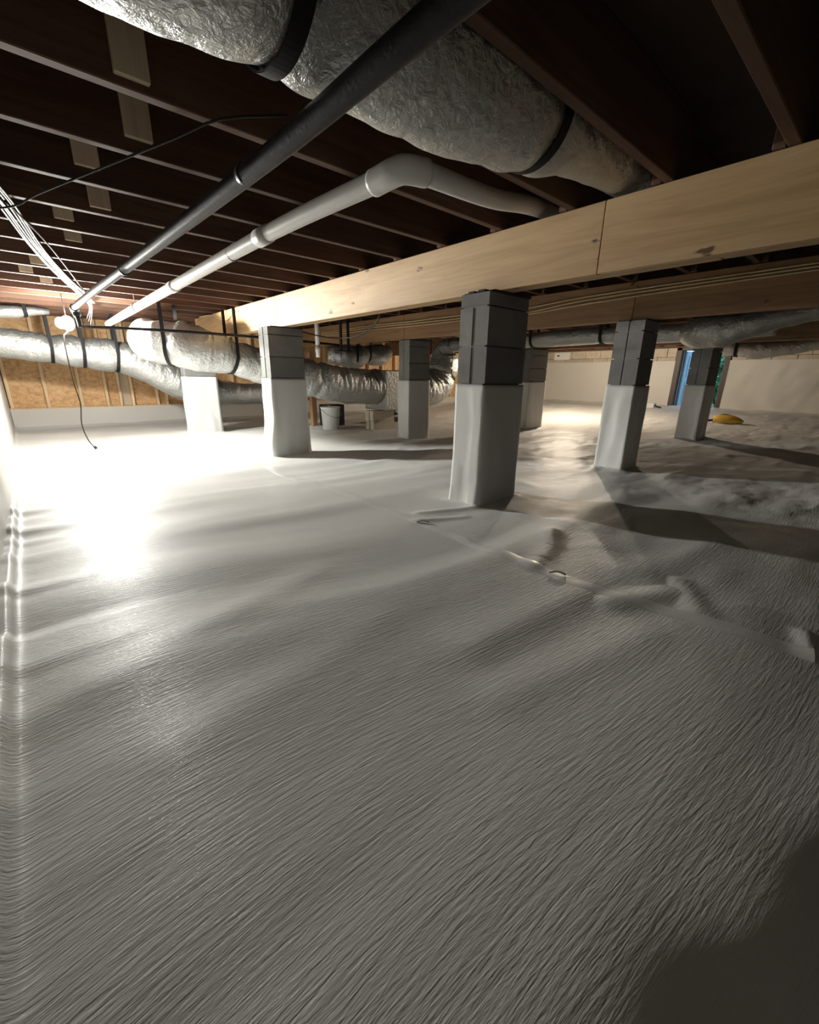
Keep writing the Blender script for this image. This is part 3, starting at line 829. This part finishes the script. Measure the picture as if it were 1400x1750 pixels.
# ------------------------------------------------------------------ small things on the floor
def bucket(x, y, lab):
    z = fh(x, y)-.004
    b = empty('plastic_bucket', (x, y, z), lab, 'bucket')
    sh = obj('shell', lathe(x, y, [(.125, z), (.15, z+.33), (.158, z+.335), (.158, z+.355), (.145, z+.355), (.122, z+.02)], 28), M['plastic_w'], b, True)
    obj('handle', tube([(x-.155, y, z+.31), (x-.12, y-.12, z+.24), (x, y-.175, z+.20), (x+.12, y-.12, z+.24), (x+.155, y, z+.31)], .004, 6), M['metal'], sh)
bucket(3.58, 5.95, 'white plastic bucket on the floor below the fat silver duct')

z = fh(4.42, 5.62)
st = [(0, 'lower grey block of the pair supporting the foil box', 4.2), (1, 'upper grey block of the pair supporting the foil box', 4.19)]
for k, lab, x0 in st:
    o = obj('concrete_block', block(x0-.17, x0+.25, 5.42, 5.62, z+.002+k*.152, z+.150+k*.152), M['block_far'], None)
    tag(o, lab, 'block', 'blocks under the foil box')

o = obj('wooden_post', box(3.62, 3.71, 6.60, 6.69, fh(3.66, 6.64)-.005, 1.10, .004), M['brownwood']); tag(o, 'short brown wooden post standing left of the white bucket', 'post')
o = obj('white_post', box(3.40, 3.52, 6.70, 6.80, fh(3.46, 6.75)-.005, 1.10, .004), M['plastic_w']); tag(o, 'pale post standing just left of the brown post', 'post')
cr = empty('black_crate', (3.75, 6.45, fh(3.75, 6.45)), 'black box standing behind the white bucket', 'box')
z = fh(3.75, 6.45)-.004
obj('crate_body', box(3.76, 4.12, 6.38, 6.62, z, z+.36, .01), M['plastic_k'], cr)
obj('crate_leg', box(3.78, 3.82, 6.36, 6.379, z, z+.36, .003), M['pale'], cr)
z = fh(4.95, 6.3)-.004
bb = empty('tool_bag', (5.0, 6.3, z), 'low black tool bag on the floor right of the stacked blocks', 'bag')
bgb = obj('bag_body', tube([(4.78, 6.3, z+.085, .07), (4.9, 6.3, z+.085, .085), (5.2, 6.3, z+.085, .085), (5.38, 6.3, z+.08, .06)], 0, 14, .04), M['plastic_k'], bb, True)
obj('bag_handle', tube([(4.95, 6.24, z+.14), (4.99, 6.22, z+.22), (5.1, 6.22, z+.23), (5.15, 6.24, z+.14)], .012, 8), M['plastic_k'], bgb, True)

# power tool near the doorway
tx, ty = 9.0, 1.95
tz = fh(tx, ty)
dr = empty('power_tool', (tx, ty, tz), 'yellow and black power tool lying on the sheet right of the doorway', 'tool')
tb = obj('tool_body', tube([(tx-.02, ty+.20, tz+.075, .05), (tx-.01, ty+.10, tz+.08, .075), (tx, ty-.02, tz+.078, .075), (tx+.02, ty-.14, tz+.06, .055), (tx+.03, ty-.22, tz+.045, .025)], 0, 16, .02), M['yellow'], dr, True)
obj('tool_cap', tube([(tx-.02, ty+.16, tz+.10, .035), (tx-.01, ty+.06, tz+.125, .04), (tx, ty-.03, tz+.13, .025)], 0, 12, .02), M['plastic_k'], tb, True)
obj('tool_handle', tube([(tx-.02, ty+.20, tz+.05, .02), (tx-.05, ty+.33, tz+.03, .024), (tx-.06, ty+.42, tz+.028, .02)], 0, 12, .02), M['plastic_k'], dr, True)
wv = [(tx+.12, ty+.22), (tx+.22, ty+.32), (tx+.12, ty+.42), (tx+.25, ty+.52)]
o = obj('plastic_scrap', tube([(x, y, fh(x, y)+.022, .03-.004*i) for i, (x, y) in enumerate(wv)], 0, 10, .03), M['plastic_w'], None, True)
tag(o, 'crumpled white scrap lying just left of the yellow tool', 'scrap')

bx = empty('foam_block', (11.15, 3.95, fh(11.15, 3.95)), 'small pale block on the floor at the left foot of the doorway', 'block')
z = fh(11.15, 3.95)
obj('block_body', box(11.05, 11.2, 3.88, 4.16, z-.004, z+.11, .01), M['tape'], bx)
obj('dark_clip', tube([(11.08, 3.87, z+.06), (11.06, 3.80, z+.03), (11.05, 3.72, z+.018)], .018, 8, .02), M['plastic_k'], bx, True)

# wall box high on the far blocks
eb = empty('junction_box', (XR, 6.6, 1.30), 'small white electrical cover on the bare blocks of the far wall', 'box')
cv = obj('cover', box(XR-.035, XR-.001, 6.40, 6.86, 1.24, 1.43, .006), M['plastic_w'], eb)
obj('latch', box(XR-.05, XR-.0351, 6.70, 6.76, 1.33, 1.36, .003), M['plastic_k'], cv)

# curls of tape on the seam
for pts, lab in [([(1.47, 1.60, .0), (1.50, 1.575, .006), (1.515, 1.55, .002)], 'tiny pale curl of tape on the seam nearer the tallest pier'),
                 ([(1.43, .775, .002), (1.455, .75, .008), (1.465, .72, .002)], 'tiny pale curl of tape on the seam beside the big fold')]:
    P = [(x, y, fh(x, y)+.006+dz) for x, y, dz in pts]
    o = obj('tape_curl', tube(P, .0045, 8, .006), M['tape'], None, True)
    tag(o, lab, 'tape', 'tape curls')
